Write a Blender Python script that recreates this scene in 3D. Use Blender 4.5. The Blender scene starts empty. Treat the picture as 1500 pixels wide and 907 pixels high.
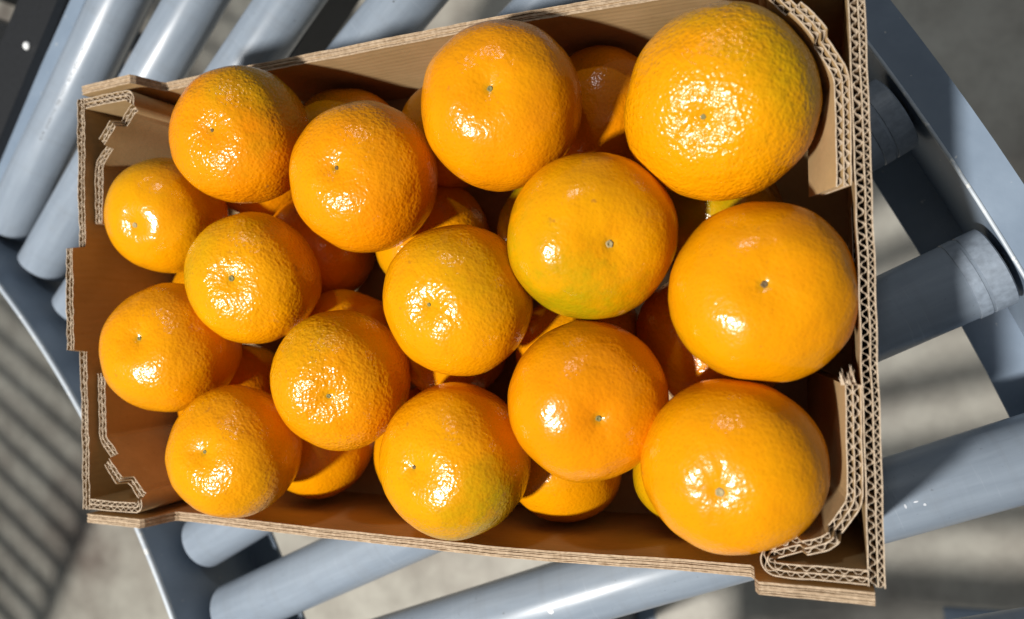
import bpy, bmesh, math, random
from mathutils import Vector, Matrix, Quaternion, noise

scene = bpy.context.scene
col = scene.collection
random.seed(7)

# ------------------------------------------------------------------ camera
cam_data = bpy.data.cameras.new('camera')
cam_data.sensor_width = 36.0
cam_data.lens = 1108.88 / 1500.0 * 36.0
cam_data.clip_start = 0.01
cam_data.clip_end = 50.0
cam_data.dof.use_dof = True
cam_data.dof.focus_distance = 0.335
cam_data.dof.aperture_fstop = 7.0
camera = bpy.data.objects.new('camera', cam_data)
col.objects.link(camera)
M = Matrix(((0.92351115, 0.03115898, 0.38230391, 0.38341939),
            (-0.02494276, 0.99946393, -0.02120660, -0.01858038),
            (-0.38275974, 0.01004882, 0.92379327, 0.29749603),
            (0, 0, 0, 1)))
camera.matrix_world = M
scene.camera = camera

# ------------------------------------------------------------------ world and lamps (an indoor packing hall)
world = bpy.data.worlds.new('World')
scene.world = world
world.use_nodes = True
bg = world.node_tree.nodes['Background']
bg.inputs['Color'].default_value = (0.86, 0.93, 1.0, 1)
bg.inputs['Strength'].default_value = 0.12


def area_lamp(name, target, direction, dist, power, size, size_y=None, color=(1, 1, 1)):
    d = Vector(direction).normalized()
    ld = bpy.data.lights.new(name, 'AREA')
    ld.energy = power
    ld.color = color
    if size_y:
        ld.shape = 'RECTANGLE'; ld.size = size; ld.size_y = size_y
    else:
        ld.shape = 'DISK'; ld.size = size
    o = bpy.data.objects.new(name, ld)
    col.objects.link(o)
    o.location = Vector(target) + d * dist
    o.rotation_euler = (-d).to_track_quat('-Z', 'Y').to_euler()
    return o


area_lamp('hall_lamp', (0.40, -0.05, -0.05), (-0.41, -0.385, 1.0), 2.2, 84, 0.16, color=(1.0, 0.97, 0.92))
area_lamp('hall_lamp', (0.25, 0, -0.03), (0.0, 1.0, 0.95), 3.2, 12, 0.24, 0.12, color=(0.95, 0.98, 1.0))

scene.view_settings.view_transform = 'Standard'
scene.view_settings.look = 'None'
scene.view_settings.exposure = 0.0
scene.view_settings.gamma = 1.0
scene.view_settings.use_curve_mapping = False


# ------------------------------------------------------------------ helpers
def link(name, mesh, mat, parent=None):
    o = bpy.data.objects.new(name, mesh)
    col.objects.link(o)
    if mat is not None and len(mesh.materials) == 0:
        mesh.materials.append(mat)
    if parent is not None:
        o.parent = parent
    return o


def empty(name, loc=(0, 0, 0)):
    o = bpy.data.objects.new(name, None)
    o.empty_display_size = 0.02
    o.location = loc
    col.objects.link(o)
    return o


def tag(o, label=None, cat=None, group=None, kind=None):
    if label: o['label'] = label
    if cat: o['category'] = cat
    if group: o['group'] = group
    if kind: o['kind'] = kind
    return o


class MB:
    def __init__(self):
        self.v = []; self.f = []

    def add(self, verts, faces):
        n = len(self.v)
        self.v += [tuple(p) for p in verts]
        self.f += [tuple(i + n for i in f) for f in faces]

    def box(self, c, s, rz=0.0):
        cs, sn = math.cos(rz), math.sin(rz)
        vs = []
        for dx in (-1, 1):
            for dy in (-1, 1):
                for dz in (-1, 1):
                    x, y = dx * s[0] / 2, dy * s[1] / 2
                    vs.append((c[0] + x * cs - y * sn, c[1] + x * sn + y * cs, c[2] + dz * s[2] / 2))
        self.add(vs, [(0, 1, 3, 2), (4, 6, 7, 5), (0, 4, 5, 1), (2, 3, 7, 6), (0, 2, 6, 4), (1, 5, 7, 3)])

    def sheet(self, a, b, top, bot, lean=None):
        """closed strip between plan polylines a and b; top/bot heights per sample; lean = plan shift at the foot"""
        n = len(a); vs = []
        for i in range(n):
            lx, ly = lean[i] if lean else (0, 0)
            k = top[i] / bot[i] if lean else 0.0
            vs += [(a[i][0] + lx * k, a[i][1] + ly * k, top[i]), (b[i][0] + lx * k, b[i][1] + ly * k, top[i]),
                   (b[i][0] + lx, b[i][1] + ly, bot[i]), (a[i][0] + lx, a[i][1] + ly, bot[i])]
        fs = []
        for i in range(n - 1):
            p, q = 4 * i, 4 * i + 4
            for k in range(4):
                fs.append((p + k, p + (k + 1) % 4, q + (k + 1) % 4, q + k))
        fs += [(0, 3, 2, 1), (4 * n - 4, 4 * n - 3, 4 * n - 2, 4 * n - 1)]
        self.add(vs, fs)

    def mesh(self, name, smooth=False):
        m = bpy.data.meshes.new(name)
        m.from_pydata(self.v, [], self.f)
        bm = bmesh.new(); bm.from_mesh(m)
        bmesh.ops.recalc_face_normals(bm, faces=bm.faces)
        bm.to_mesh(m); bm.free()
        if smooth:
            m.polygons.foreach_set('use_smooth', [True] * len(m.polygons))
        return m


def lathe(profile, seg=48, cap=True):
    """profile of (x along axis, radius) round the X axis"""
    b = MB(); n = len(profile); vs = []
    for x, r in profile:
        for k in range(seg):
            a = 2 * math.pi * k / seg
            vs.append((x, r * math.cos(a), r * math.sin(a)))
    fs = []
    for i in range(n - 1):
        for k in range(seg):
            k2 = (k + 1) % seg
            fs.append((i * seg + k, i * seg + k2, (i + 1) * seg + k2, (i + 1) * seg + k))
    if cap:
        fs.append(tuple(range(seg - 1, -1, -1)))
        fs.append(tuple((n - 1) * seg + k for k in range(seg)))
    b.add(vs, fs)
    return b


# ------------------------------------------------------------------ materials
def new_mat(name):
    m = bpy.data.materials.new(name)
    m.use_nodes = True
    nt = m.node_tree
    return m, nt, nt.nodes['Principled BSDF']


def N(nt, typ, **kw):
    n = nt.nodes.new(typ)
    for k, v in kw.items():
        if k.startswith('_'):
            setattr(n, k[1:], v)
        else:
            n.inputs[k].default_value = v
    return n


def ramp(nt, src, stops):
    r = nt.nodes.new('ShaderNodeValToRGB')
    nt.links.new(src, r.inputs[0])
    cr = r.color_ramp
    while len(cr.elements) < len(stops):
        cr.elements.new(0.5)
    for e, (p, c) in zip(cr.elements, stops):
        e.position = p; e.color = (c[0], c[1], c[2], 1)
    return r.outputs[0]


def mixc(nt, fac, a, b, blend='MIX'):
    n = nt.nodes.new('ShaderNodeMix'); n.data_type = 'RGBA'; n.blend_type = blend
    for sock, val in ((n.inputs[0], fac), (n.inputs[6], a), (n.inputs[7], b)):
        if hasattr(val, 'is_linked'):
            nt.links.new(val, sock)
        else:
            sock.default_value = val if not isinstance(val, tuple) else (*val, 1)
    return n.outputs[2]


def math_node(nt, op, a, b=None, clamp=False):
    n = nt.nodes.new('ShaderNodeMath'); n.operation = op; n.use_clamp = clamp
    for i, v in enumerate((a, b)):
        if v is None: continue
        if hasattr(v, 'is_linked'): nt.links.new(v, n.inputs[i])
        else: n.inputs[i].default_value = v
    return n.outputs[0]


def coords(nt, which='Object'):
    return nt.nodes.new('ShaderNodeTexCoord').outputs[which]


def noise_tex(nt, co, scale, detail=3, rough=0.55, out='Fac'):
    n = N(nt, 'ShaderNodeTexNoise', Scale=scale, Detail=detail, Roughness=rough)
    nt.links.new(co, n.inputs['Vector'])
    return n.outputs[out]


def bump(nt, height, strength, distance, prev=None):
    b = N(nt, 'ShaderNodeBump', Distance=distance)
    if hasattr(strength, 'is_linked'): nt.links.new(strength, b.inputs['Strength'])
    else: b.inputs['Strength'].default_value = strength
    nt.links.new(height, b.inputs['Height'])
    if prev is not None: nt.links.new(prev, b.inputs['Normal'])
    return b.outputs[0]


def make_peel():
    m, nt, p = new_mat('mandarin_peel')
    co = coords(nt)
    info = nt.nodes.new('ShaderNodeObjectInfo')
    off = N(nt, 'ShaderNodeVectorMath', _operation='ADD')
    rnd = N(nt, 'ShaderNodeVectorMath', _operation='SCALE')
    comb = nt.nodes.new('ShaderNodeCombineXYZ')
    for i in range(3): nt.links.new(info.outputs['Random'], comb.inputs[i])
    nt.links.new(comb.outputs[0], rnd.inputs[0]); rnd.inputs['Scale'].default_value = 7.0
    nt.links.new(co, off.inputs[0]); nt.links.new(rnd.outputs[0], off.inputs[1])
    cv = off.outputs[0]

    def attr(name):
        a = nt.nodes.new('ShaderNodeAttribute'); a.attribute_type = 'OBJECT'; a.attribute_name = name
        return a.outputs['Fac']
    green, pebbly, deep = attr('green_blush'), attr('pebbly_peel'), attr('deep_orange')
    big = noise_tex(nt, cv, 32, 2, 0.5)
    mid = noise_tex(nt, cv, 120, 4, 0.6)
    # orange range
    yel = (0.660, 0.280, 0.001)
    org = (0.675, 0.228, 0.001)
    dee = (0.650, 0.178, 0.001)
    f1 = math_node(nt, 'ADD', math_node(nt, 'MULTIPLY', big, 0.8), math_node(nt, 'SUBTRACT', deep, 0.42), True)
    c = mixc(nt, f1, yel, org)
    f2 = math_node(nt, 'MULTIPLY', math_node(nt, 'SUBTRACT', f1, 0.55, True), 1.2, True)
    c = mixc(nt, f2, c, dee)
    # green blush
    gpat = noise_tex(nt, cv, 30, 4, 0.6)
    g = math_node(nt, 'MULTIPLY', math_node(nt, 'SUBTRACT', math_node(nt, 'ADD', gpat, math_node(nt, 'MULTIPLY', green, 0.36)), 0.56, True), 3.4, True)
    g = math_node(nt, 'MULTIPLY', g, green, True)
    # the side of each fruit that ripened last
    av = nt.nodes.new('ShaderNodeAttribute'); av.attribute_type = 'OBJECT'; av.attribute_name = 'green_side'
    dt = N(nt, 'ShaderNodeVectorMath', _operation='DOT_PRODUCT')
    nt.links.new(co, dt.inputs[0]); nt.links.new(av.outputs['Vector'], dt.inputs[1])
    lobe = math_node(nt, 'MULTIPLY', dt.outputs['Value'], 30.0)
    fleck = noise_tex(nt, cv, 75, 4, 0.7)
    pat = math_node(nt, 'ADD', math_node(nt, 'MULTIPLY', math_node(nt, 'SUBTRACT', gpat, 0.5), 2.4), math_node(nt, 'MULTIPLY', math_node(nt, 'SUBTRACT', fleck, 0.5), 2.2))
    g = math_node(nt, 'ADD', math_node(nt, 'SUBTRACT', lobe, 0.22), math_node(nt, 'MULTIPLY', pat, 0.75), True)
    g = math_node(nt, 'MULTIPLY', g, math_node(nt, 'MULTIPLY', green, 1.25), True)
    c = mixc(nt, g, c, (0.330, 0.245, 0.002))
    # speckle of oil glands
    vor = N(nt, 'ShaderNodeTexVoronoi', Scale=520.0, Randomness=0.9, _feature='SMOOTH_F1')
    vor.inputs['Smoothness'].default_value = 0.35
    nt.links.new(cv, vor.inputs['Vector'])
    vd = vor.outputs['Distance']
    spk = ramp(nt, vd, [(0.0, (0.90, 0.86, 0.86)), (0.35, (1, 1, 1)), (1.0, (1.0, 1.0, 1.0))])
    c = mixc(nt, 1.0, c, spk, 'MULTIPLY')
    c = mixc(nt, math_node(nt, 'MULTIPLY', math_node(nt, 'SUBTRACT', mid, 0.45, True), 0.9, True), c, (0.66, 0.205, 0.001))
    # a few brown scuffs
    sc = noise_tex(nt, cv, 210, 2, 0.5)
    scf = math_node(nt, 'MULTIPLY', math_node(nt, 'SUBTRACT', sc, 0.712, True), 6.0, True)
    c = mixc(nt, scf, c, (0.30, 0.12, 0.02))
    # faint rub marks and the greenish halo round the stem
    rub = noise_tex(nt, cv, 88, 5, 0.72)
    c = mixc(nt, math_node(nt, 'MULTIPLY', math_node(nt, 'SUBTRACT', rub, 0.60, True), 1.7, True), c, (0.56, 0.205, 0.012))
    sepz = nt.nodes.new('ShaderNodeSeparateXYZ'); nt.links.new(co, sepz.inputs[0])
    fl_ = N(nt, 'ShaderNodeVectorMath', _operation='MULTIPLY'); fl_.inputs[1].default_value = (1, 1, 0)
    nt.links.new(co, fl_.inputs[0])
    ln_ = N(nt, 'ShaderNodeVectorMath', _operation='LENGTH'); nt.links.new(fl_.outputs[0], ln_.inputs[0])
    halo = math_node(nt, 'MULTIPLY', math_node(nt, 'SUBTRACT', 0.0036, ln_.outputs['Value'], True), 260.0, True)
    halo = math_node(nt, 'MULTIPLY', halo, math_node(nt, 'GREATER_THAN', sepz.outputs[2], 0.0))
    c = mixc(nt, math_node(nt, 'MULTIPLY', halo, 0.65), c, (0.42, 0.27, 0.006))
    nt.links.new(c, p.inputs['Base Color'])
    p.inputs['Roughness'].default_value = 0.30
    rr = math_node(nt, 'ADD', math_node(nt, 'MULTIPLY', noise_tex(nt, cv, 60, 3), 0.13), 0.14)
    nt.links.new(rr, p.inputs['Roughness'])
    p.inputs['IOR'].default_value = 1.45
    p.inputs['Specular IOR Level'].default_value = 0.38
    p.inputs['Subsurface Weight'].default_value = 0.0
    p.inputs['Subsurface Radius'].default_value = (0.006, 0.002, 0.0005)
    p.inputs['Subsurface Scale'].default_value = 0.5
    uneven = noise_tex(nt, cv, 38, 2, 0.5)
    wr = noise_tex(nt, cv, 300, 3, 0.55)
    k_ = math_node(nt, 'MULTIPLY', math_node(nt, 'ADD', pebbly, 0.28), math_node(nt, 'ADD', uneven, 0.45))
    n1 = bump(nt, mid, math_node(nt, 'MULTIPLY', k_, 0.42), 0.0011)
    n1 = bump(nt, wr, math_node(nt, 'MULTIPLY', k_, 0.50), 0.0008, n1)
    vor2 = N(nt, 'ShaderNodeTexVoronoi', Scale=830.0, Randomness=1.0)
    nt.links.new(cv, vor2.inputs['Vector'])
    vh = math_node(nt, 'ADD', math_node(nt, 'POWER', vd, 0.8), math_node(nt, 'MULTIPLY', vor2.outputs['Distance'], 0.45))
    n2 = bump(nt, vh, math_node(nt, 'MULTIPLY', k_, 0.46), 0.0006, n1)
    nt.links.new(n2, p.inputs['Normal'])
    return m


def make_board(name, axis, tint=(1, 1, 1), wave=0.09):
    """kraft liner; axis = object axis across which the flutes telegraph through (0,1,2 or None)"""
    m, nt, p = new_mat(name)
    co = coords(nt)
    n1 = noise_tex(nt, co, 26, 4, 0.6)
    base = ramp(nt, n1, [(0.3, (0.345 * tint[0], 0.226 * tint[1], 0.100 * tint[2])), (0.7, (0.450 * tint[0], 0.302 * tint[1], 0.150 * tint[2]))])
    mp = N(nt, 'ShaderNodeMapping')
    mp.inputs['Scale'].default_value = (1, 1, 1) if axis is None else tuple(1.0 if i == axis else 0.06 for i in range(3))
    nt.links.new(co, mp.inputs['Vector'])
    fib = noise_tex(nt, mp.outputs[0], 420, 4, 0.65)
    c = mixc(nt, 0.28, base, ramp(nt, fib, [(0.3, (0.86, 0.85, 0.83)), (0.7, (1.1, 1.1, 1.1))]), 'MULTIPLY')
    spots = noise_tex(nt, co, 330, 2, 0.5)
    c = mixc(nt, math_node(nt, 'MULTIPLY', math_node(nt, 'SUBTRACT', spots, 0.66, True), 2.2, True), c, (0.17, 0.085, 0.04))
    stain = noise_tex(nt, co, 14, 5, 0.7)
    c = mixc(nt, math_node(nt, 'MULTIPLY', math_node(nt, 'SUBTRACT', stain, 0.54, True), 1.6, True), c, (0.24, 0.15, 0.07))
    scuffs = noise_tex(nt, co, 90, 4, 0.7)
    c = mixc(nt, math_node(nt, 'MULTIPLY', math_node(nt, 'SUBTRACT', scuffs, 0.64, True), 2.5, True), c, (0.55, 0.41, 0.25))
    nt.links.new(c, p.inputs['Base Color'])
    p.inputs['Roughness'].default_value = 0.62
    p.inputs['Specular IOR Level'].default_value = 0.35
    nb = bump(nt, fib, 0.25, 0.0004)
    if axis is not None:
        w = N(nt, 'ShaderNodeTexWave', Scale=1.0 / 0.0043 / 3.14159 * 0.5 * math.pi / 1.0, Distortion=4.0)
        w.bands_direction = 'XYZ'[axis]
        w.inputs['Scale'].default_value = (2 * math.pi / 0.0043) / 20.0
        w.inputs['Detail'].default_value = 1.0
        w.inputs['Detail Scale'].default_value = 0.6
        nt.links.new(co, w.inputs['Vector'])
        nb = bump(nt, w.outputs['Fac'], wave, 0.0006, nb)
    nt.links.new(nb, p.inputs['Normal'])
    return m


def make_cut(name='cut_paper_edge', c0=(0.36, 0.27, 0.185), c1=(0.56, 0.45, 0.33)):
    m, nt, p = new_mat(name)
    co = coords(nt)
    c = ramp(nt, noise_tex(nt, co, 500, 3), [(0.3, c0), (0.7, c1)])
    nt.links.new(c, p.inputs['Base Color'])
    p.inputs['Roughness'].default_value = 0.8
    nt.links.new(bump(nt, noise_tex(nt, co, 900, 2), 0.4, 0.0004), p.inputs['Normal'])
    return m


def make_plastic():
    m, nt, p = new_mat('grey_blue_pvc')
    co = coords(nt)
    mp = N(nt, 'ShaderNodeMapping'); mp.inputs['Scale'].default_value = (0.12, 1, 1)
    nt.links.new(co, mp.inputs['Vector'])
    streak = noise_tex(nt, mp.outputs[0], 160, 4, 0.6)
    c = ramp(nt, streak, [(0.25, (0.205, 0.245, 0.298)), (0.75, (0.268, 0.315, 0.375))])
    dirt = noise_tex(nt, co, 42, 5, 0.7)
    c = mixc(nt, math_node(nt, 'MULTIPLY', math_node(nt, 'SUBTRACT', dirt, 0.56, True), 1.6, True), c, (0.20, 0.215, 0.235))
    nt.links.new(c, p.inputs['Base Color'])
    mp2 = N(nt, 'ShaderNodeMapping'); mp2.inputs['Scale'].default_value = (1, 0.05, 0.05)
    nt.links.new(co, mp2.inputs['Vector'])
    rub = noise_tex(nt, mp2.outputs[0], 95, 5, 0.7)
    c = mixc(nt, math_node(nt, 'MULTIPLY', math_node(nt, 'SUBTRACT', rub, 0.52, True), 1.5, True), c, (0.175, 0.19, 0.21))
    scr = noise_tex(nt, mp2.outputs[0], 700, 2, 0.5)
    c = mixc(nt, math_node(nt, 'MULTIPLY', math_node(nt, 'SUBTRACT', scr, 0.66, True), 1.8, True), c, (0.42, 0.46, 0.52))
    sp = noise_tex(nt, co, 420, 2, 0.5)
    c = mixc(nt, math_node(nt, 'MULTIPLY', math_node(nt, 'SUBTRACT', sp, 0.70, True), 6.0, True), c, (0.09, 0.095, 0.10))
    nt.links.new(c, p.inputs['Base Color'])
    r = math_node(nt, 'ADD', math_node(nt, 'ADD', math_node(nt, 'MULTIPLY', streak, 0.20), math_node(nt, 'MULTIPLY', rub, 0.12)), 0.17)
    nt.links.new(r, p.inputs['Roughness'])
    nt.links.new(bump(nt, streak, 0.12, 0.0006), p.inputs['Normal'])
    return m


def make_steel(name, c0, c1, rough, chip=(0.55, 0.56, 0.55), chips=0.70):
    m, nt, p = new_mat(name)
    co = coords(nt)
    n1 = noise_tex(nt, co, 22, 4, 0.6)
    c = ramp(nt, n1, [(0.3, c0), (0.7, c1)])
    n2 = noise_tex(nt, co, 230, 3, 0.55)
    c = mixc(nt, math_node(nt, 'MULTIPLY', math_node(nt, 'SUBTRACT', n2, chips, True), 14.0, True), c, chip)
    nt.links.new(c, p.inputs['Base Color'])
    nt.links.new(math_node(nt, 'ADD', math_node(nt, 'MULTIPLY', n1, 0.25), rough - 0.12), p.inputs['Roughness'])
    nt.links.new(bump(nt, noise_tex(nt, co, 380, 2), 0.10, 0.0006), p.inputs['Normal'])
    return m


def make_flat(name, c, rough=0.6, metal=0.0):
    m, nt, p = new_mat(name)
    co = coords(nt)
    cc = ramp(nt, noise_tex(nt, co, 300, 3), [(0.3, tuple(x * 0.8 for x in c)), (0.7, tuple(min(1, x * 1.15) for x in c))])
    nt.links.new(cc, p.inputs['Base Color'])
    p.inputs['Roughness'].default_value = rough
    p.inputs['Metallic'].default_value = metal
    return m


def make_concrete():
    m, nt, p = new_mat('worn_concrete')
    co = coords(nt)
    a = noise_tex(nt, co, 2.6, 6, 0.62)
    b = noise_tex(nt, co, 16, 5, 0.65)
    c = ramp(nt, a, [(0.30, (0.29, 0.245, 0.21)), (0.50, (0.53, 0.50, 0.435)), (0.75, (0.64, 0.62, 0.545))])
    c = mixc(nt, 0.8, c, ramp(nt, b, [(0.28, (0.70, 0.68, 0.66)), (0.6, (1.08, 1.08, 1.06))]), 'MULTIPLY')
    nt.links.new(c, p.inputs['Base Color'])
    p.inputs['Roughness'].default_value = 0.5
    nt.links.new(bump(nt, b, 0.2, 0.004), p.inputs['Normal'])
    return m


PEEL = make_peel()
BOARD_Y = make_board('kraft_board_upright_flutes', 1)
BOARD_Z = make_board('kraft_board_level_flutes', 2)
BOARD = make_board('kraft_board_flap', None)
CUT = make_cut()
RIM = make_cut('crushed_rim_edge', (0.27, 0.185, 0.11), (0.46, 0.345, 0.23))
PVC = make_plastic()
STEEL = make_steel('blue_grey_painted_steel', (0.165, 0.215, 0.285), (0.225, 0.285, 0.365), 0.40)
DARK_STEEL = make_steel('dark_painted_steel', (0.030, 0.034, 0.040), (0.050, 0.056, 0.064), 0.5, (0.2, 0.2, 0.2), 0.76)
BLACK = make_flat('black_plate', (0.014, 0.015, 0.017), 0.5)
CAPM = make_flat('roller_end_cap', (0.215, 0.255, 0.31), 0.5)
METAL = make_flat('bare_axle_steel', (0.50, 0.50, 0.49), 0.35, 0.9)
WHITE = make_flat('bared_white_chip', (0.74, 0.75, 0.76), 0.5)
SCUFF = make_flat('pale_scuff', (0.46, 0.49, 0.53), 0.6)
INK = make_flat('printed_ink', (0.03, 0.035, 0.04), 0.6)
SCAR = make_flat('stem_scar_cork', (0.20, 0.175, 0.060), 0.85)
SCAR_PALE = make_flat('stem_scar_pale', (0.34, 0.27, 0.13), 0.85)
SCAR_BROWN = make_flat('stem_scar_brown', (0.13, 0.085, 0.035), 0.85)
FLOOR = make_concrete()

# ------------------------------------------------------------------ floor
fz = -0.95
b = MB(); b.add([(-5, -5, fz), (5.5, -5, fz), (5.5, 5, fz), (-5, 5, fz)], [(0, 1, 2, 3)])
tag(link('floor', b.mesh('floor'), FLOOR), kind='structure')

# ------------------------------------------------------------------ curved roller conveyor
CX, CY = -0.717, -0.546
R_IN, R_OUT = 0.783, 1.296
ROLL_R = 0.0193
ROLL_Z = -0.1005 - ROLL_R
conv = empty('roller_conveyor', (CX, CY, fz))
tag(conv, 'curved blue grey roller conveyor with plastic rollers under the cardboard box', 'conveyor')


def lc(o):
    """parts of the conveyor are modelled round its bend centre"""
    o.location = (0, 0, -fz)
    return o


def arc_sweep(profile, a0, a1, n=70):
    b = MB(); k = len(profile); vs = []
    for i in range(n + 1):
        a = math.radians(a0 + (a1 - a0) * i / n)
        for r, z in profile:
            vs.append((r * math.cos(a), r * math.sin(a), z))
    fs = []
    for i in range(n):
        for j in range(k):
            j2 = (j + 1) % k
            fs.append((i * k + j, i * k + j2, (i + 1) * k + j2, (i + 1) * k + j))
    fs += [tuple(range(k)), tuple(n * k + j for j in range(k - 1, -1, -1))]
    b.add(vs, fs)
    return b


t_ = 0.0026
zt = -0.1035
# outer rail: top flange turned outward, web, foot flange turned inward
pro = [(1.3210, zt), (1.3022, zt), (1.3022, -0.172), (1.279, -0.172), (1.279, -0.172 - t_), (1.3022 + t_, -0.172 - t_),
       (1.3022 + t_, zt - t_), (1.3210 - t_, zt - t_), (1.3210 - t_, zt - 0.010), (1.3210, zt - 0.010)]
outer = lc(link('outer_rail', arc_sweep(pro, -6, 57).mesh('outer_rail'), STEEL, conv))
zi = -0.0835
pro = [(0.7735 - t_, zi), (0.7735, zi), (0.7735, -0.165), (0.799, -0.165), (0.799, -0.165 - t_), (0.7735 - t_, -0.165 - t_)]
inner = lc(link('inner_rail', arc_sweep(pro, -6, 57).mesh('inner_rail'), STEEL, conv))

# worn lips along the rail tops, edge highlight painted in as pale colour
def lip(r, z, rad, n=8):
    return [(r + rad * math.cos(2 * math.pi * k / n), z + rad * math.sin(2 * math.pi * k / n)) for k in range(n)]


LIP = make_steel('worn_rail_highlight', (0.40, 0.45, 0.51), (0.52, 0.57, 0.62), 0.35, (0.7, 0.72, 0.72), 0.6)
link('worn_highlight_lip', arc_sweep(lip(0.7722, zi + 0.0006, 0.0019), -5.9, 56.9).mesh('worn_highlight_lip', True), LIP, inner)
link('worn_highlight_lip', arc_sweep(lip(1.3024, zt - 0.0003, 0.0010), -5.9, 56.9).mesh('worn_highlight_lip', True), LIP, outer)

# rollers
rl = R_OUT - R_IN
tube_prof = [(0.0, ROLL_R - 0.0030), (0.0002, ROLL_R - 0.0009), (0.0012, ROLL_R), (rl - 0.0012, ROLL_R), (rl - 0.0002, ROLL_R - 0.0009), (rl, ROLL_R - 0.0030)]
tube_mesh = lathe(tube_prof, 64).mesh('roller', True)
capr = ROLL_R + 0.0004
cap_out = lathe([(rl - 0.0155, ROLL_R - 0.001), (rl - 0.0150, capr), (rl - 0.0098, capr), (rl - 0.0094, capr - 0.0010), (rl - 0.0086, capr - 0.0010), (rl - 0.0082, capr), (rl + 0.0012, capr), (rl + 0.0020, capr - 0.0012), (rl + 0.0022, 0.007)], 64).mesh('end_cap')
cap_in = lathe([(-0.0012, 0.006), (-0.0012, ROLL_R - 0.0042), (0.0006, ROLL_R - 0.0036), (0.002, ROLL_R - 0.0036)], 48).mesh('end_cap')
axle_mesh = lathe([(-0.0105, 0.0032), (-0.0100, 0.0038), (rl + 0.0060, 0.0038), (rl + 0.0064, 0.0032)], 20).mesh('axle', True)
for m_ in (cap_out, cap_in):
    m_.polygons.foreach_set('use_smooth', [len(p.vertices) == 4 and False for p in m_.polygons])
rollers = {}
for k in range(-0, 15):
    a = math.radians(52.1 - 3.86 * k)
    r = link('roller', tube_mesh, PVC, conv)
    r.location = (R_IN * math.cos(a), R_IN * math.sin(a), ROLL_Z - fz)
    r.rotation_mode = 'XYZ'
    r.rotation_euler = (random.uniform(0, 6.28), 0, a)
    for nm, me, mt in (('end_cap', cap_out, CAPM), ('end_cap', cap_in, CAPM), ('axle', axle_mesh, METAL)):
        link(nm, me, mt, r)
    rollers[k] = r


def roller_patch(k, name, mat, quads):
    """small marks lying on a roller: (x along roller, angle round it from the top, length, width)"""
    r = rollers[k]; rx = r.rotation_euler[0]
    b = MB()
    for x, ang, ln, wd in quads:
        pts = []
        rr = ROLL_R + 0.00012
        nseg = 7
        for i in range(nseg):
            t = 2 * math.pi * i / nseg
            jx = x + math.cos(t) * ln / 2 * random.uniform(0.75, 1.1)
            aa = ang - rx + math.sin(t) * wd / 2 / ROLL_R * random.uniform(0.75, 1.1) 
            pts.append((jx, -rr * math.sin(aa), rr * math.cos(aa)))
        b.add(pts, [tuple(range(nseg))])
    o = link(name, b.mesh(name), mat, r)
    return o


def ink_line(k, x0, ang, n, pitch=0.0021):
    q = []
    for i in range(n):
        if random.random() < 0.25: continue
        q.append((x0 + i * pitch, ang + random.uniform(-0.015, 0.015), pitch * random.uniform(0.4, 0.8), random.uniform(0.0007, 0.0018)))
    roller_patch(k, 'ink_print', INK, q)


roller_patch(8, 'white_chip', WHITE, [(0.240, 0.10, 0.0042, 0.0034), (0.243, 0.02, 0.0022, 0.0012)])
roller_patch(8, 'pale_scuff', SCUFF, [(0.431, 0.05, 0.0012, 0.0026), (0.436, 0.02, 0.0024, 0.0010), (0.439, 0.14, 0.0014, 0.0016)])
ink_line(6, 0.018, -0.55, 16)
ink_line(6, 0.062, -0.55, 7)
ink_line(0, 0.075, 0.55, 40, 0.0026)
ink_line(3, 0.345, 0.35, 7)

# cross members and end frame, dark, under the rollers
def radial_bar(name, ang, r0, r1, width, z0, z1, mat, parent=conv, ang2=None):
    a = math.radians(ang)
    b = MB(); b.box(((r0 + r1) / 2, 0, (z0 + z1) / 2), (r1 - r0, width, z1 - z0))
    o = link(name, b.mesh(name), mat, parent)
    o.location = (0, 0, -fz); o.rotation_euler = (0, 0, a)
    return o


radial_bar('cross_beam', 46.75, 0.80, 1.278, 0.026, -0.215, -0.185, DARK_STEEL)
radial_bar('cross_beam', 1.0, 0.80, 1.278, 0.026, -0.215, -0.185, DARK_STEEL)
radial_bar('end_bar', 53.55, 0.778, 1.298, 0.015, -0.160, -0.108, STEEL)
plate = radial_bar('end_plate', 55.30, 0.70, 1.36, 0.041, -0.150, -0.100, BLACK)
rv = lathe([(-0.0998, 0.0034), (-0.0986, 0.0032), (-0.0974, 0.0022), (-0.0969, 0.0008)], 20).mesh('rivet', True)
for rr in (0.80, 0.924, 1.05, 1.18, 1.30):
    o = link('rivet', rv, WHITE, plate)
    o.rotation_euler = (0, -math.pi / 2, 0)
    o.location = (rr, -0.016 + 0.006, 0.0)
# legs down to the floor with feet
for ang, rr in ((50.0, 0.785), (50.0, 1.290), (3.0, 0.785), (3.0, 1.290)):
    a = math.radians(ang)
    b = MB()
    b.box((0, 0, -0.1765 - (-fz - 0.1765 - 0.006) / 2), (0.030, 0.030, -fz - 0.1765 - 0.006))
    lg = link('leg', b.mesh('leg'), DARK_STEEL, conv)
    lg.location = (rr * math.cos(a), rr * math.sin(a), -fz); lg.rotation_euler = (0, 0, a)
    b = MB(); b.box((0, 0, fz + 0.003), (0.085, 0.085, 0.006))
    link('foot_plate', b.mesh('foot_plate'), STEEL, lg)

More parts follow.
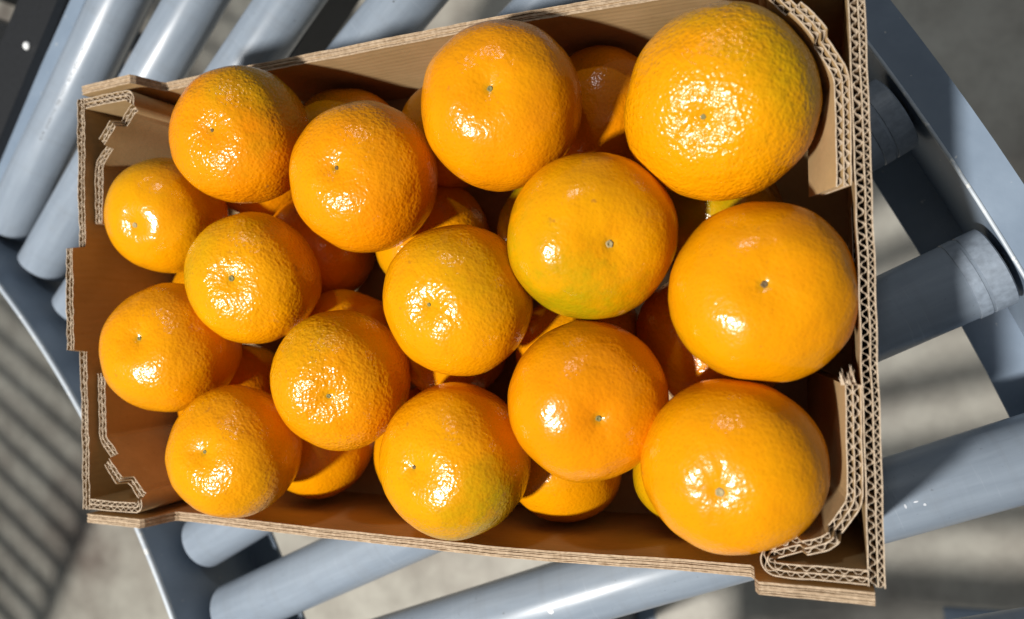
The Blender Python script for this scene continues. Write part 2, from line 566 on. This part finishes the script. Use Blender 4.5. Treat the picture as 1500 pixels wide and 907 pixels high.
# ------------------------------------------------------------------ the straight conveyor line beside the bend
line = empty('conveyor_line', (-1.02, -0.63, fz))
line.rotation_euler = (0, 0, math.radians(59.1))
tag(line, 'straight roller conveyor beyond the left edge, its striped shadow lying on the floor', 'conveyor')
LW = 0.52
for nm, yy in (('side_rail', 0.0), ('side_rail', LW)):
    b = MB(); b.box((0.25, yy, -fz - 0.125), (1.9, 0.012, 0.06)); b.box((0.25, yy + (0.014 if yy == 0 else -0.014), -fz - 0.153), (1.9, 0.028, 0.004))
    link(nm, b.mesh(nm), STEEL, line)
lr_mesh = lathe([(0.0, 0.014), (0.001, 0.0165), (0.002, 0.017), (LW - 0.034, 0.017), (LW - 0.033, 0.0165), (LW - 0.032, 0.014)], 40).mesh('roller', True)
for i in range(34):
    r = link('roller', lr_mesh, PVC, line)
    r.location = (-0.62 + 0.0515 * i, 0.016, -fz - 0.126); r.rotation_euler = (0, 0, math.pi / 2)
for xx in (-0.6, 1.1):
    for yy in (0.0, LW):
        b = MB(); b.box((xx, yy, (-fz - 0.157) / 2), (0.04, 0.03, -fz - 0.157)); link('leg', b.mesh('leg'), DARK_STEEL, line)

# ------------------------------------------------------------------ the cardboard box
L, H = 0.400, 0.1211
ZR = 0.0193
BOT = -0.1000
T = 0.0056
TS = 0.0048
box = empty('cardboard_box', (0.2, 0, BOT))
tag(box, 'open kraft corrugated cardboard box filled with two layers of mandarins', 'box')
BO = Vector((-0.2, 0, -BOT))


def bl(o):
    o.location = BO
    return o


def nz(x, y=0.0, s=1.0):
    return noise.noise(Vector((x * s, y, 3.7)))


def side_wall(sign, xl0, xl1, xr0, xr1):
    """long wall: raised at both ends, three liners with the flutes lying level between them"""
    n = 260
    xs = [0.0035 + (L - 0.007) * i / n for i in range(n + 1)]

    def top(x):
        def sm(t):
            t = max(0, min(1, t)); return t * t * (3 - 2 * t)
        lo = -ZR
        z = lo + ZR * (1 - sm((x - xl0) / (xl1 - xl0)))
        z = max(z, lo + ZR * sm((x - xr0) / (xr1 - xr0)))
        return z + 0.0005 * nz(x, sign * 5, 45) + 0.0003 * nz(x, sign * 9, 160)

    def yc(x, o):
        bow = 0.0022 * math.sin(math.pi * x / L) + 0.0012 * nz(x, sign, 9)
        return sign * (H + bow - o)
    lt = 0.00055
    layers = ((0.0, lt), (0.0022, 0.0022 + lt), (TS - lt, TS))
    w = MB()
    for li, (o0, o1) in enumerate(layers):
        ztop = [top(x) + 0.00025 * nz(x, li * 7.3 + sign, 300) for x in xs]
        w.sheet([(x, yc(x, o0)) for x in xs], [(x, yc(x, o1)) for x in xs], ztop, [BOT + 0.0004] * len(xs))
    wall = bl(link('side_wall', w.mesh('side_wall'), BOARD_Z, box))
    wall.data.materials.append(RIM)
    for p in wall.data.polygons:
        if p.normal.z > 0.6 or (abs(p.normal.x) > 0.6): p.material_index = 1
    fl = MB()
    for o0, o1, dep in ((lt, 0.0022, 0.0002), (0.0022 + lt, TS - lt, 0.0004)):
        for a0, a1, extra in ((o0 + 0.00002, (o0 + o1) / 2 - 0.0001, 0.0), ((o0 + o1) / 2 + 0.0001, o1 - 0.00002, 0.00025)):
            zt_ = [top(x) - dep - extra + 0.0005 * nz(x, a0 * 900, 130) for x in xs]
            fl.sheet([(x, yc(x, a0)) for x in xs], [(x, yc(x, a1)) for x in xs], zt_, [z - 0.012 for z in zt_])
    f = link('fluting', fl.mesh('fluting'), RIM, wall)
    return wall


wall_far = side_wall(1, 0.0400, 0.0455, 0.352, 0.356)
wall_near = side_wall(-1, 0.0430, 0.0500, 0.3535, 0.3565)


def resample(pts, step):
    """pts: (x, y, ztop) -> dense list with arc length; z steps stay sharp"""
    out = []; s = 0.0
    for (a, b_) in zip(pts[:-1], pts[1:]):
        d = math.hypot(b_[0] - a[0], b_[1] - a[1])
        n = max(1, int(d / step))
        for i in range(n):
            t = i / n
            out.append((a[0] + (b_[0] - a[0]) * t, a[1] + (b_[1] - a[1]) * t, a[2] + (b_[2] - a[2]) * t, s + d * t))
        s += d
    out.append((pts[-1][0], pts[-1][1], pts[-1][2], s))
    return out


def chaikin(pts, it=2):
    for _ in range(it):
        q = [pts[0]]
        for a, b_ in zip(pts[:-1], pts[1:]):
            q.append(tuple(a[i] * .90 + b_[i] * .10 for i in range(2)))
            q.append(tuple(a[i] * .10 + b_[i] * .90 for i in range(2)))
        q.append(pts[-1]); pts = q
    return pts


def corrugated(name, mat, plan, ztop, zbot, thick=T, parent=box, p1=0.0043, p2=0.0031, split=0.58, lean=None, step=0.00032, wob=0.0003, flute_depth=0.03, seed=0.0):
    """double wall board standing on edge along a plan path, flutes upright: liners (part) + fluting (sub-part)
    ztop/zbot/lean are functions of arc length"""
    P = resample([(x, y, 0) for x, y in plan], step)
    n = len(P)
    nor = []
    for i in range(n):
        a = P[max(0, i - 2)]; c = P[min(n - 1, i + 2)]
        dx, dy = c[0] - a[0], c[1] - a[1]; l_ = math.hypot(dx, dy) or 1
        nor.append((-dy / l_, dx / l_))
    S = [p[3] for p in P]
    zt_ = [ztop(s) for s in S]; zb_ = [zbot(s) for s in S]
    ln = [lean(s) for s in S] if lean else None

    def off(o):
        return [(P[i][0] + nor[i][0] * (o + wob * nz(S[i], seed, 60)), P[i][1] + nor[i][1] * (o + wob * nz(S[i], seed, 60))) for i in range(n)]
    lt = 0.00042
    mid = -thick / 2 + thick * split
    w = MB()
    for j, (o0, o1) in enumerate(((-thick / 2, -thick / 2 + lt), (mid - lt / 2, mid + lt / 2), (thick / 2 - lt, thick / 2))):
        zz = [z + 0.0005 * nz(S[i], j * 3.1 + seed, 240) + 0.0006 * nz(S[i], j * 5.7 + seed, 40) for i, z in enumerate(zt_)]
        w.sheet(off(o0), off(o1), zz, zb_, ln)
    wall = bl(link(name, w.mesh(name), mat, parent))
    wall.data.materials.append(CUT)
    for p in wall.data.polygons:
        if p.normal.z > 0.6: p.material_index = 1
    fl = MB()
    ft = 0.00034
    for (o0, o1, per) in ((-thick / 2 + lt, mid - lt / 2, p1), (mid + lt / 2, thick / 2 - lt, p2)):
        c_ = (o0 + o1) / 2; A = (o1 - o0) / 2 - ft / 2
        ph = random.uniform(0, 6.28)
        oo = []
        for i, s in enumerate(S):
            w_ = math.sin(2 * math.pi * s / per + ph + 2.6 * nz(s, seed + per * 999, 55))
            w_ = math.copysign(abs(w_) ** 0.62, w_)
            oo.append(c_ + A * (w_ * (0.84 + 0.22 * nz(s, seed + 4.4, 150)) + 0.16 * nz(s, seed + per * 77, 420)))
        a_ = [(P[i][0] + nor[i][0] * (oo[i] - ft / 2 + wob * nz(S[i], seed, 60)), P[i][1] + nor[i][1] * (oo[i] - ft / 2 + wob * nz(S[i], seed, 60))) for i in range(n)]
        b_ = [(P[i][0] + nor[i][0] * (oo[i] + ft / 2 + wob * nz(S[i], seed, 60)), P[i][1] + nor[i][1] * (oo[i] + ft / 2 + wob * nz(S[i], seed, 60))) for i in range(n)]
        z1 = [z - 0.0005 + 0.0008 * nz(S[i], per * 500 + seed, 300) for i, z in enumerate(zt_)]
        z2 = [max(zb_[i] + 0.0003, z - flute_depth) for i, z in enumerate(z1)]
        fl.sheet(a_, b_, z1, z2, [(l[0] * z2[i] / zb_[i], l[1] * z2[i] / zb_[i]) for i, l in enumerate(ln)] if ln else None)
    link('fluting', fl.mesh('fluting'), CUT, wall)
    return wall


def steps(marks, soft=0.0006):
    """piecewise constant height with steep edges: [(s_start, z), ...]"""
    def fn(s):
        z = marks[0][1]
        for (s0, z0), (s1, z1) in zip(marks[:-1], marks[1:]):
            t = max(0, min(1, (s - s1) / soft + 0.5))
            z = z + (z1 - z) * t if s > s1 - soft else z
        return z
    return fn


YE = H - 0.0068
# far end wall of the photo's left side, with the raised tab in the middle
s_tab0, s_tab1 = (YE - 0.0305), (YE + 0.0265)
corrugated('end_wall', BOARD_Y, [(0.0028, YE), (0.0022, 0.03), (0.0024, -0.03), (0.0028, -YE)],
           steps([(0, 0.0), (s_tab0, 0.0078), (s_tab1, 0.0)], 0.0012), lambda s: BOT + 0.0004, seed=1.0)
# end wall on the right with a hand hole
h0, h1 = YE - 0.028, YE + 0.006
corrugated('end_wall', BOARD_Y, [(L - 0.0028, YE + 0.0), (L - 0.0026, 0.0), (L - 0.0028, -YE)],
           lambda s: 0.0, steps([(0, BOT + 0.0004), (h0, -0.020), (h1, BOT + 0.0004)], 0.004), seed=2.0, wob=0.0004)
corrugated('end_wall_foot', BOARD_Y, [(L - 0.0027, 0.0279), (L - 0.0027, -0.0059)],
           lambda s: -0.048, lambda s: BOT + 0.0004, seed=3.0)


def corner_post(xs, ys, fold_len, cx_, cy_, end_y, low, high, bot_end, lean_amt, seed, zdrop=0.0, bulge=0.0):
    """folded flap: runs along the long wall, folds back diagonally to the end wall, then lies along it"""
    ex = 0.0062 if xs < 0 else L - 0.0062
    sx = 1 if xs < 0 else -1
    yb = ys * (H - 0.0100)
    fx = ex + sx * fold_len
    th = 0.0054
    rad = th * 0.56
    mx, my = (fx + cx_) / 2, (yb - ys * 2 * rad + cy_) / 2
    plan = [(ex - sx * 0.0008, yb), (fx, yb)]
    for k in range(1, 12):
        t = math.pi * k / 12
        plan.append((fx + sx * rad * math.sin(t), yb - ys * rad * (1 - math.cos(t))))
    yf = yb - ys * 2 * rad
    tail = chaikin([(fx, yf), (mx - sx * bulge * 0.7, my + ys * bulge * 0.7), (cx_, cy_), (cx_, cy_ + (end_y - cy_) * 0.5), (cx_ - sx * 0.0004, end_y)], 2)
    plan += tail
    leg_s = abs(fx - ex) + math.pi * rad
    diag = leg_s + math.hypot(cx_ - fx, cy_ - yf)
    tot = leg_s + sum(math.hypot(b_[0] - a[0], b_[1] - a[1]) for a, b_ in zip(tail[:-1], tail[1:]))
    dl = diag - leg_s
    zt_ = steps([(0, 0.0), (leg_s - 0.002, low), (leg_s + dl * 0.30, high), (leg_s + dl * 0.66, low - zdrop)], 0.0013)

    def zb(s):
        if bot_end is None: return BOT + 0.0075
        if s < leg_s: return BOT + 0.0075
        t = max(0, (s - diag) / max(1e-6, tot - diag))
        return -0.050 + (bot_end + 0.050) * t

    # the foot of the flap leans towards the fruit
    def lean(s):
        if s < leg_s: return (0, 0)
        t = max(0, min(1, (s - leg_s - dl * 0.35) / (dl * 0.8)))
        u = min(1, (s - leg_s) / 0.004)
        return (sx * lean_amt * (0.7 + 0.3 * t) * u, -ys * lean_amt * 0.7 * (1 - t) * u)
    return corrugated('corner_flap', BOARD, plan, zt_, zb, thick=th, p1=0.0047, p2=0.0040, split=0.52, seed=seed, lean=lean, wob=0.0006)


corner_post(-1, 1, 0.0310, 0.0105, 0.0770, 0.0440, -0.0045, 0.0018, None, 0.002, 11.0)
corner_post(-1, -1, 0.0335, 0.0105, -0.0755, -0.0395, -0.0045, 0.0018, None, 0.004, 12.0)
corner_post(1, 1, 0.0255, 0.3918, 0.0700, 0.0290, -0.0020, 0.0022, -0.022, 0.0105, 13.0, bulge=0.0025)
corner_post(1, -1, 0.0300, 0.3918, -0.0845, -0.0430, -0.0020, 0.0022, None, 0.0150, 14.0, bulge=0.0060)

# torn paper fibres at the end of the flap by the hand hole
b = MB()
for i in range(26):
    x = 0.3882 + 0.0046 * i / 25; y0 = -0.0432
    l_ = random.uniform(0.002, 0.0075); w_ = random.uniform(0.0003, 0.0009)
    z0 = -0.0025 - random.uniform(0, 0.006); dz = random.uniform(-0.003, 0.001); dx = random.uniform(-0.0014, 0.0010)
    b.add([(x - w_, y0, z0), (x + w_, y0, z0), (x + dx, y0 + l_, z0 + dz), (x, y0, z0 - 0.0012)], [(0, 1, 2), (1, 3, 2), (3, 0, 2), (0, 3, 1)])
bl(link('torn_edge', b.mesh('torn_edge'), CUT, box))

# bottom board
b = MB(); b.box((0.2, 0, BOT + 0.0036), (L - 0.0050, 2 * H - 0.0056, 0.0064))
bl(link('bottom', b.mesh('bottom'), BOARD, box))

# ------------------------------------------------------------------ the mandarins
TABLE = [
    (0.0480, 0.0468, -0.0165, 0.0315, (0.119, -0.310, 0.943)),
    (0.1132, 0.0806, -0.0036, 0.0342, (0.181, -0.123, 0.976)),
    (0.0607, -0.0262, -0.0066, 0.0343, (0.218, 0.215, 0.952)),
    (0.1161, 0.0086, -0.0070, 0.0331, (0.309, -0.059, 0.949)),
    (0.1065, -0.0784, -0.0024, 0.0328, (0.161, 0.153, 0.975)),
    (0.1839, 0.0535, -0.0073, 0.0351, (0.107, -0.030, 0.994)),
    (0.1674, -0.0423, -0.0077, 0.0331, (0.382, -0.208, 0.900)),
    (0.2548, 0.0780, -0.0074, 0.0359, (0.231, -0.032, 0.972)),
    (0.2317, -0.0064, -0.0057, 0.0337, (-0.005, -0.101, 0.995)),
    (0.2255, -0.0787, -0.0111, 0.0349, (-0.189, 0.043, 0.981)),
    (0.2937, 0.0177, -0.0085, 0.0353, (0.502, -0.211, 0.839)),
    (0.2903, -0.0506, -0.0074, 0.0333, (0.436, -0.172, 0.884)),
    (0.3474, 0.0664, -0.0096, 0.0375, (-0.095, -0.371, 0.924)),
    (0.3605, -0.0084, -0.0107, 0.0352, (0.120, 0.076, 0.990)),
    (0.3480, -0.0748, -0.0057, 0.0342, (-0.041, -0.173, 0.984)),
    (0.1384, 0.0839, -0.0610, 0.0313, (-0.624, -0.167, 0.764)),
    (0.2083, 0.0842, -0.0597, 0.0310, (0.370, -0.922, -0.111)),
    (0.2824, 0.0846, -0.0648, 0.0306, (-0.625, 0.149, 0.766)),
    (0.1875, 0.0295, -0.0653, 0.0302, (0.295, 0.288, 0.911)),
    (0.1146, 0.0295, -0.0648, 0.0307, (0.344, 0.555, 0.757)),
    (0.2610, 0.0294, -0.0646, 0.0309, (0.753, -0.640, 0.154)),
    (0.1378, -0.0259, -0.0603, 0.0317, (-0.344, -0.917, 0.202)),
    (0.2035, -0.0254, -0.0569, 0.0300, (-0.858, 0.485, -0.171)),
    (0.0553, -0.0594, -0.0625, 0.0332, (0.627, -0.774, -0.084)),
    (0.1137, -0.0817, -0.0640, 0.0316, (-0.559, 0.486, 0.671)),
    (0.1869, -0.0828, -0.0632, 0.0324, (-0.430, 0.263, 0.864)),
    (0.2600, -0.0862, -0.0650, 0.0296, (0.912, 0.166, 0.374)),
    (0.3246, -0.0872, -0.0650, 0.0285, (0.686, -0.700, 0.199)),
    (0.2703, -0.0296, -0.0624, 0.0313, (-0.244, 0.896, 0.372)),
    (0.3330, -0.0295, -0.0612, 0.0328, (-0.728, -0.623, 0.286)),
    (0.3385, 0.0310, -0.0640, 0.0305, (-0.910, -0.370, -0.188)),

    (0.0470, 0.0040, -0.0625, 0.0305, (0.2, 0.5, 0.6)),
    (0.0750, 0.0820, -0.0620, 0.0310, (-0.3, 0.2, 0.8)),
]
# green blush, pebbly peel, deep orange, label
LOOK = [
    (0.35, 0.20, 0.20, 'smaller yellow orange mandarin against the left end, nearest the upper left corner'),
    (0.45, 0.85, 0.75, 'pebbly orange mandarin standing above the rim nearest the upper left corner'),
    (0.15, 0.40, 0.45, 'orange mandarin against the left end wall, below the yellow one in the corner'),
    (0.55, 0.75, 0.10, 'yellowish pebbly mandarin just right of the two against the left end wall'),
    (0.15, 0.45, 0.40, 'orange mandarin overlapping the lower rim nearest the lower left corner'),
    (0.20, 0.60, 0.70, 'deep orange mandarin, second from the left along the upper wall'),
    (0.45, 0.85, 0.60, 'pebbly orange mandarin with green flecks right of the lower left one'),
    (0.05, 0.35, 0.65, 'bright orange mandarin overlapping the middle of the upper rim'),
    (0.30, 0.50, 0.30, 'yellow orange mandarin in the very middle of the box'),
    (0.65, 0.40, 0.30, 'mandarin with a green tinged lower side overlapping the middle of the lower rim'),
    (1.00, 0.20, 0.15, 'greenest smooth mandarin of the top layer, right of the centre'),
    (0.05, 0.25, 0.75, 'smooth deep orange mandarin directly below the greenest one'),
    (0.50, 1.00, 0.35, 'largest mandarin, very pebbly with green flecks, in the upper right corner'),
    (0.30, 0.15, 0.55, 'large smooth orange mandarin touching the middle of the right end wall'),
    (0.05, 0.20, 0.50, 'large bright orange mandarin with a pale stem scar in the lower right corner'),
    (0.35, 0.4, 0.9, 'dark shaded lower layer mandarin at the upper wall between the two leftmost upper ones'),
    (0.3, 0.4, 0.5, 'lower layer mandarin peeping out left of the bright one at mid upper rim'),
    (0.1, 0.4, 0.9, 'shaded lower layer mandarin at the upper wall left of the largest one'),
    (0.4, 0.4, 0.5, 'lower layer mandarin with crossing shadows just above the middle mandarin'),
    (0.1, 0.4, 0.9, 'shaded lower layer mandarin under the second mandarin of the upper wall'),
    (0.9, 0.3, 0.2, 'lower layer mandarin hidden under the greenest one, its left edge showing'),
    (0.3, 0.4, 0.5, 'lower layer mandarin under the green flecked pebbly one, its top edge showing'),
    (0.3, 0.4, 0.5, 'lower layer mandarin under the left side of the middle mandarin'),
    (0.1, 0.4, 0.8, 'shaded lower layer mandarin in the gap between three left hand mandarins'),
    (0.2, 0.4, 0.5, 'lower layer mandarin at the lower wall between the two left lower ones'),
    (0.3, 0.4, 0.4, 'lower layer mandarin under the left of the one at mid lower rim'),
    (0.1, 0.3, 0.5, 'half lit lower layer mandarin at the lower wall below the smooth deep orange one'),
    (0.7, 0.3, 0.2, 'lower layer mandarin peeping out left of the one in the lower right corner'),
    (0.2, 0.3, 0.6, 'lower layer mandarin between the greenest one and the deep orange one below it'),
    (0.1, 0.3, 0.8, 'half shaded lower layer mandarin left of the one touching the right end wall'),
    (1.0, 0.2, 0.0, 'yellow green lower layer mandarin between the largest one and the one below it'),
    (0.2, 0.4, 0.5, 'lower layer mandarin hidden under the two against the left end wall'),
    (0.2, 0.4, 0.5, 'lower layer mandarin hidden under the pebbly one nearest the upper left corner'),
]

scar_profile = []


def mandarin_mesh(R, seed, flat, hi):
    nu, nv = (112, 72) if hi else (72, 48)
    rnd = random.Random(seed)
    k = rnd.choice((8, 9, 10, 11)); ph = rnd.uniform(0, 6.28)
    dent = rnd.uniform(0.050, 0.085); dw = rnd.uniform(0.25, 0.36)
    ex = rnd.uniform(0.985, 1.015)
    so = Vector((seed * 3.1, seed * 1.7, seed * 0.9))
    vs = []; fs = []

    def pt(th, fi):
        d = Vector((math.sin(th) * math.cos(fi), math.sin(th) * math.sin(fi), math.cos(th)))
        # super-ellipse like section: flattened poles with full shoulders
        c, s = abs(math.cos(th)), math.sin(th)
        e = 2.22
        r = (s ** e + (c / flat) ** e) ** (-1 / e)
        r *= 1 + 0.036 * noise.noise(d * 1.2 + so) + 0.015 * noise.noise(d * 2.9 + so) + 0.0035 * noise.noise(d * 8 + so)
        r -= dent * math.exp(-(th / dw) ** 2) + 0.022 * math.exp(-(th / 0.075) ** 2)
        r -= 0.045 * math.exp(-((math.pi - th) / 0.22) ** 2)
        r += 0.0011 * math.cos(k * fi + ph + 0.8 * noise.noise(d * 2 + so)) * math.exp(-((th - 0.33) / 0.22) ** 2)
        return Vector((d.x * ex, d.y / ex, d.z)) * r * R
    vs.append(pt(0, 0))
    for i in range(1, nv):
        t = i / nv
        th = math.pi * (t * 0.55 + 0.45 * t * t) if True else math.pi * t
        for j in range(nu):
            vs.append(pt(th, 2 * math.pi * j / nu))
    vs.append(pt(math.pi, 0))
    for j in range(nu):
        fs.append((0, 1 + j, 1 + (j + 1) % nu))
    for i in range(nv - 2):
        for j in range(nu):
            a = 1 + i * nu + j; b_ = 1 + i * nu + (j + 1) % nu
            fs.append((a, a + nu, b_ + nu, b_))
    last = len(vs) - 1
    for j in range(nu):
        fs.append((last, 1 + (nv - 2) * nu + (j + 1) % nu, 1 + (nv - 2) * nu + j))
    b = MB(); b.add(vs, fs)
    return b.mesh('mandarin', True), vs[0].z


def scar_mesh(size, seed):
    """little dry stem button with a ragged five-pointed calyx rim and a sunken centre"""
    rnd = random.Random(seed)
    b = MB(); n = 20; vs = [(0, 0, 0.00010)]
    rings = ((0.34, 0.00005), (0.55, 0.00055), (0.80, 0.00045), (1.0, -0.0004))
    for rr, z in rings:
        for j in range(n):
            a = 2 * math.pi * j / n
            r = size * rr * (1 + (0.07 * math.cos(5 * a + seed) + rnd.uniform(-0.13, 0.13)) * (rr > 0.5))
            vs.append((r * math.cos(a), r * math.sin(a), z * size / 0.0016))
    fs = [(0, 1 + j, 1 + (j + 1) % n) for j in range(n)]
    for i in range(len(rings) - 1):
        for j in range(n):
            a = 1 + i * n + j; c = 1 + i * n + (j + 1) % n
            fs.append((a, a + n, c + n, c))
    b.add(vs, fs)
    return b.mesh('stem_scar', True)


GREEN_SIDE = {0: (-0.2, 0.8, 0.3), 1: (0.6, 0.6, 0.3), 2: (-0.5, -0.8, 0), 3: (-0.6, 0.5, 0.5), 4: (0.8, -0.6, 0), 5: (0.6, 0.6, 0.1), 6: (-0.1, 0.6, 0.6),
              8: (0.5, 0.5, 0.4), 9: (0.7, -0.8, 0.1), 10: (-0.55, -0.85, 0.15), 12: (0.75, 0.5, 0.25), 13: (-1.0, -0.1, 0.1),
              15: (0.0, 0.3, 1.0), 20: (-1.0, 0.3, 0.5), 27: (-0.8, -0.2, 0.6), 30: (-0.4, 0.1, 1.0)}
SCAR_SIZE = [0.0016, 0.0009, 0.0011, 0.0016, 0.0010, 0.0010, 0.0011, 0.0013, 0.0009, 0.0009, 0.0017, 0.0013, 0.0011, 0.0014, 0.0019]
for i, ((x, y, z, R, ax), (g, pb, dp, lab)) in enumerate(zip(TABLE, LOOK)):
    hi = i < 15
    me, polez = mandarin_mesh(R * (1.0 if hi else 1.045), 10 + i, random.Random(i).uniform(0.84, 0.90), hi)
    o = link('mandarin', me, PEEL)
    o.location = (x, y, z)
    n_ = Vector(ax).normalized()
    q = n_.to_track_quat('Z', 'Y')
    o.rotation_mode = 'QUATERNION'
    o.rotation_quaternion = q @ Quaternion((0, 0, 1), random.uniform(0, 6.28))
    o['green_blush'] = g; o['pebbly_peel'] = pb; o['deep_orange'] = dp
    gs = Vector(GREEN_SIDE.get(i, (random.uniform(-1, 1), random.uniform(-1, 1), 0.0))).normalized()
    gs = o.rotation_quaternion.inverted() @ gs
    o['green_side'] = [gs.x, gs.y, gs.z]
    tag(o, lab, 'mandarin', 'mandarins in the top layer' if hi else 'mandarins in the lower layer')
    sz = SCAR_SIZE[i] if hi else 0.0012
    s = link('stem_scar', scar_mesh(sz, i), (SCAR_PALE if i in (10, 14, 0) else SCAR_BROWN if i % 4 == 1 else SCAR), o)
    s.location = (0, 0, polez + 0.0003)
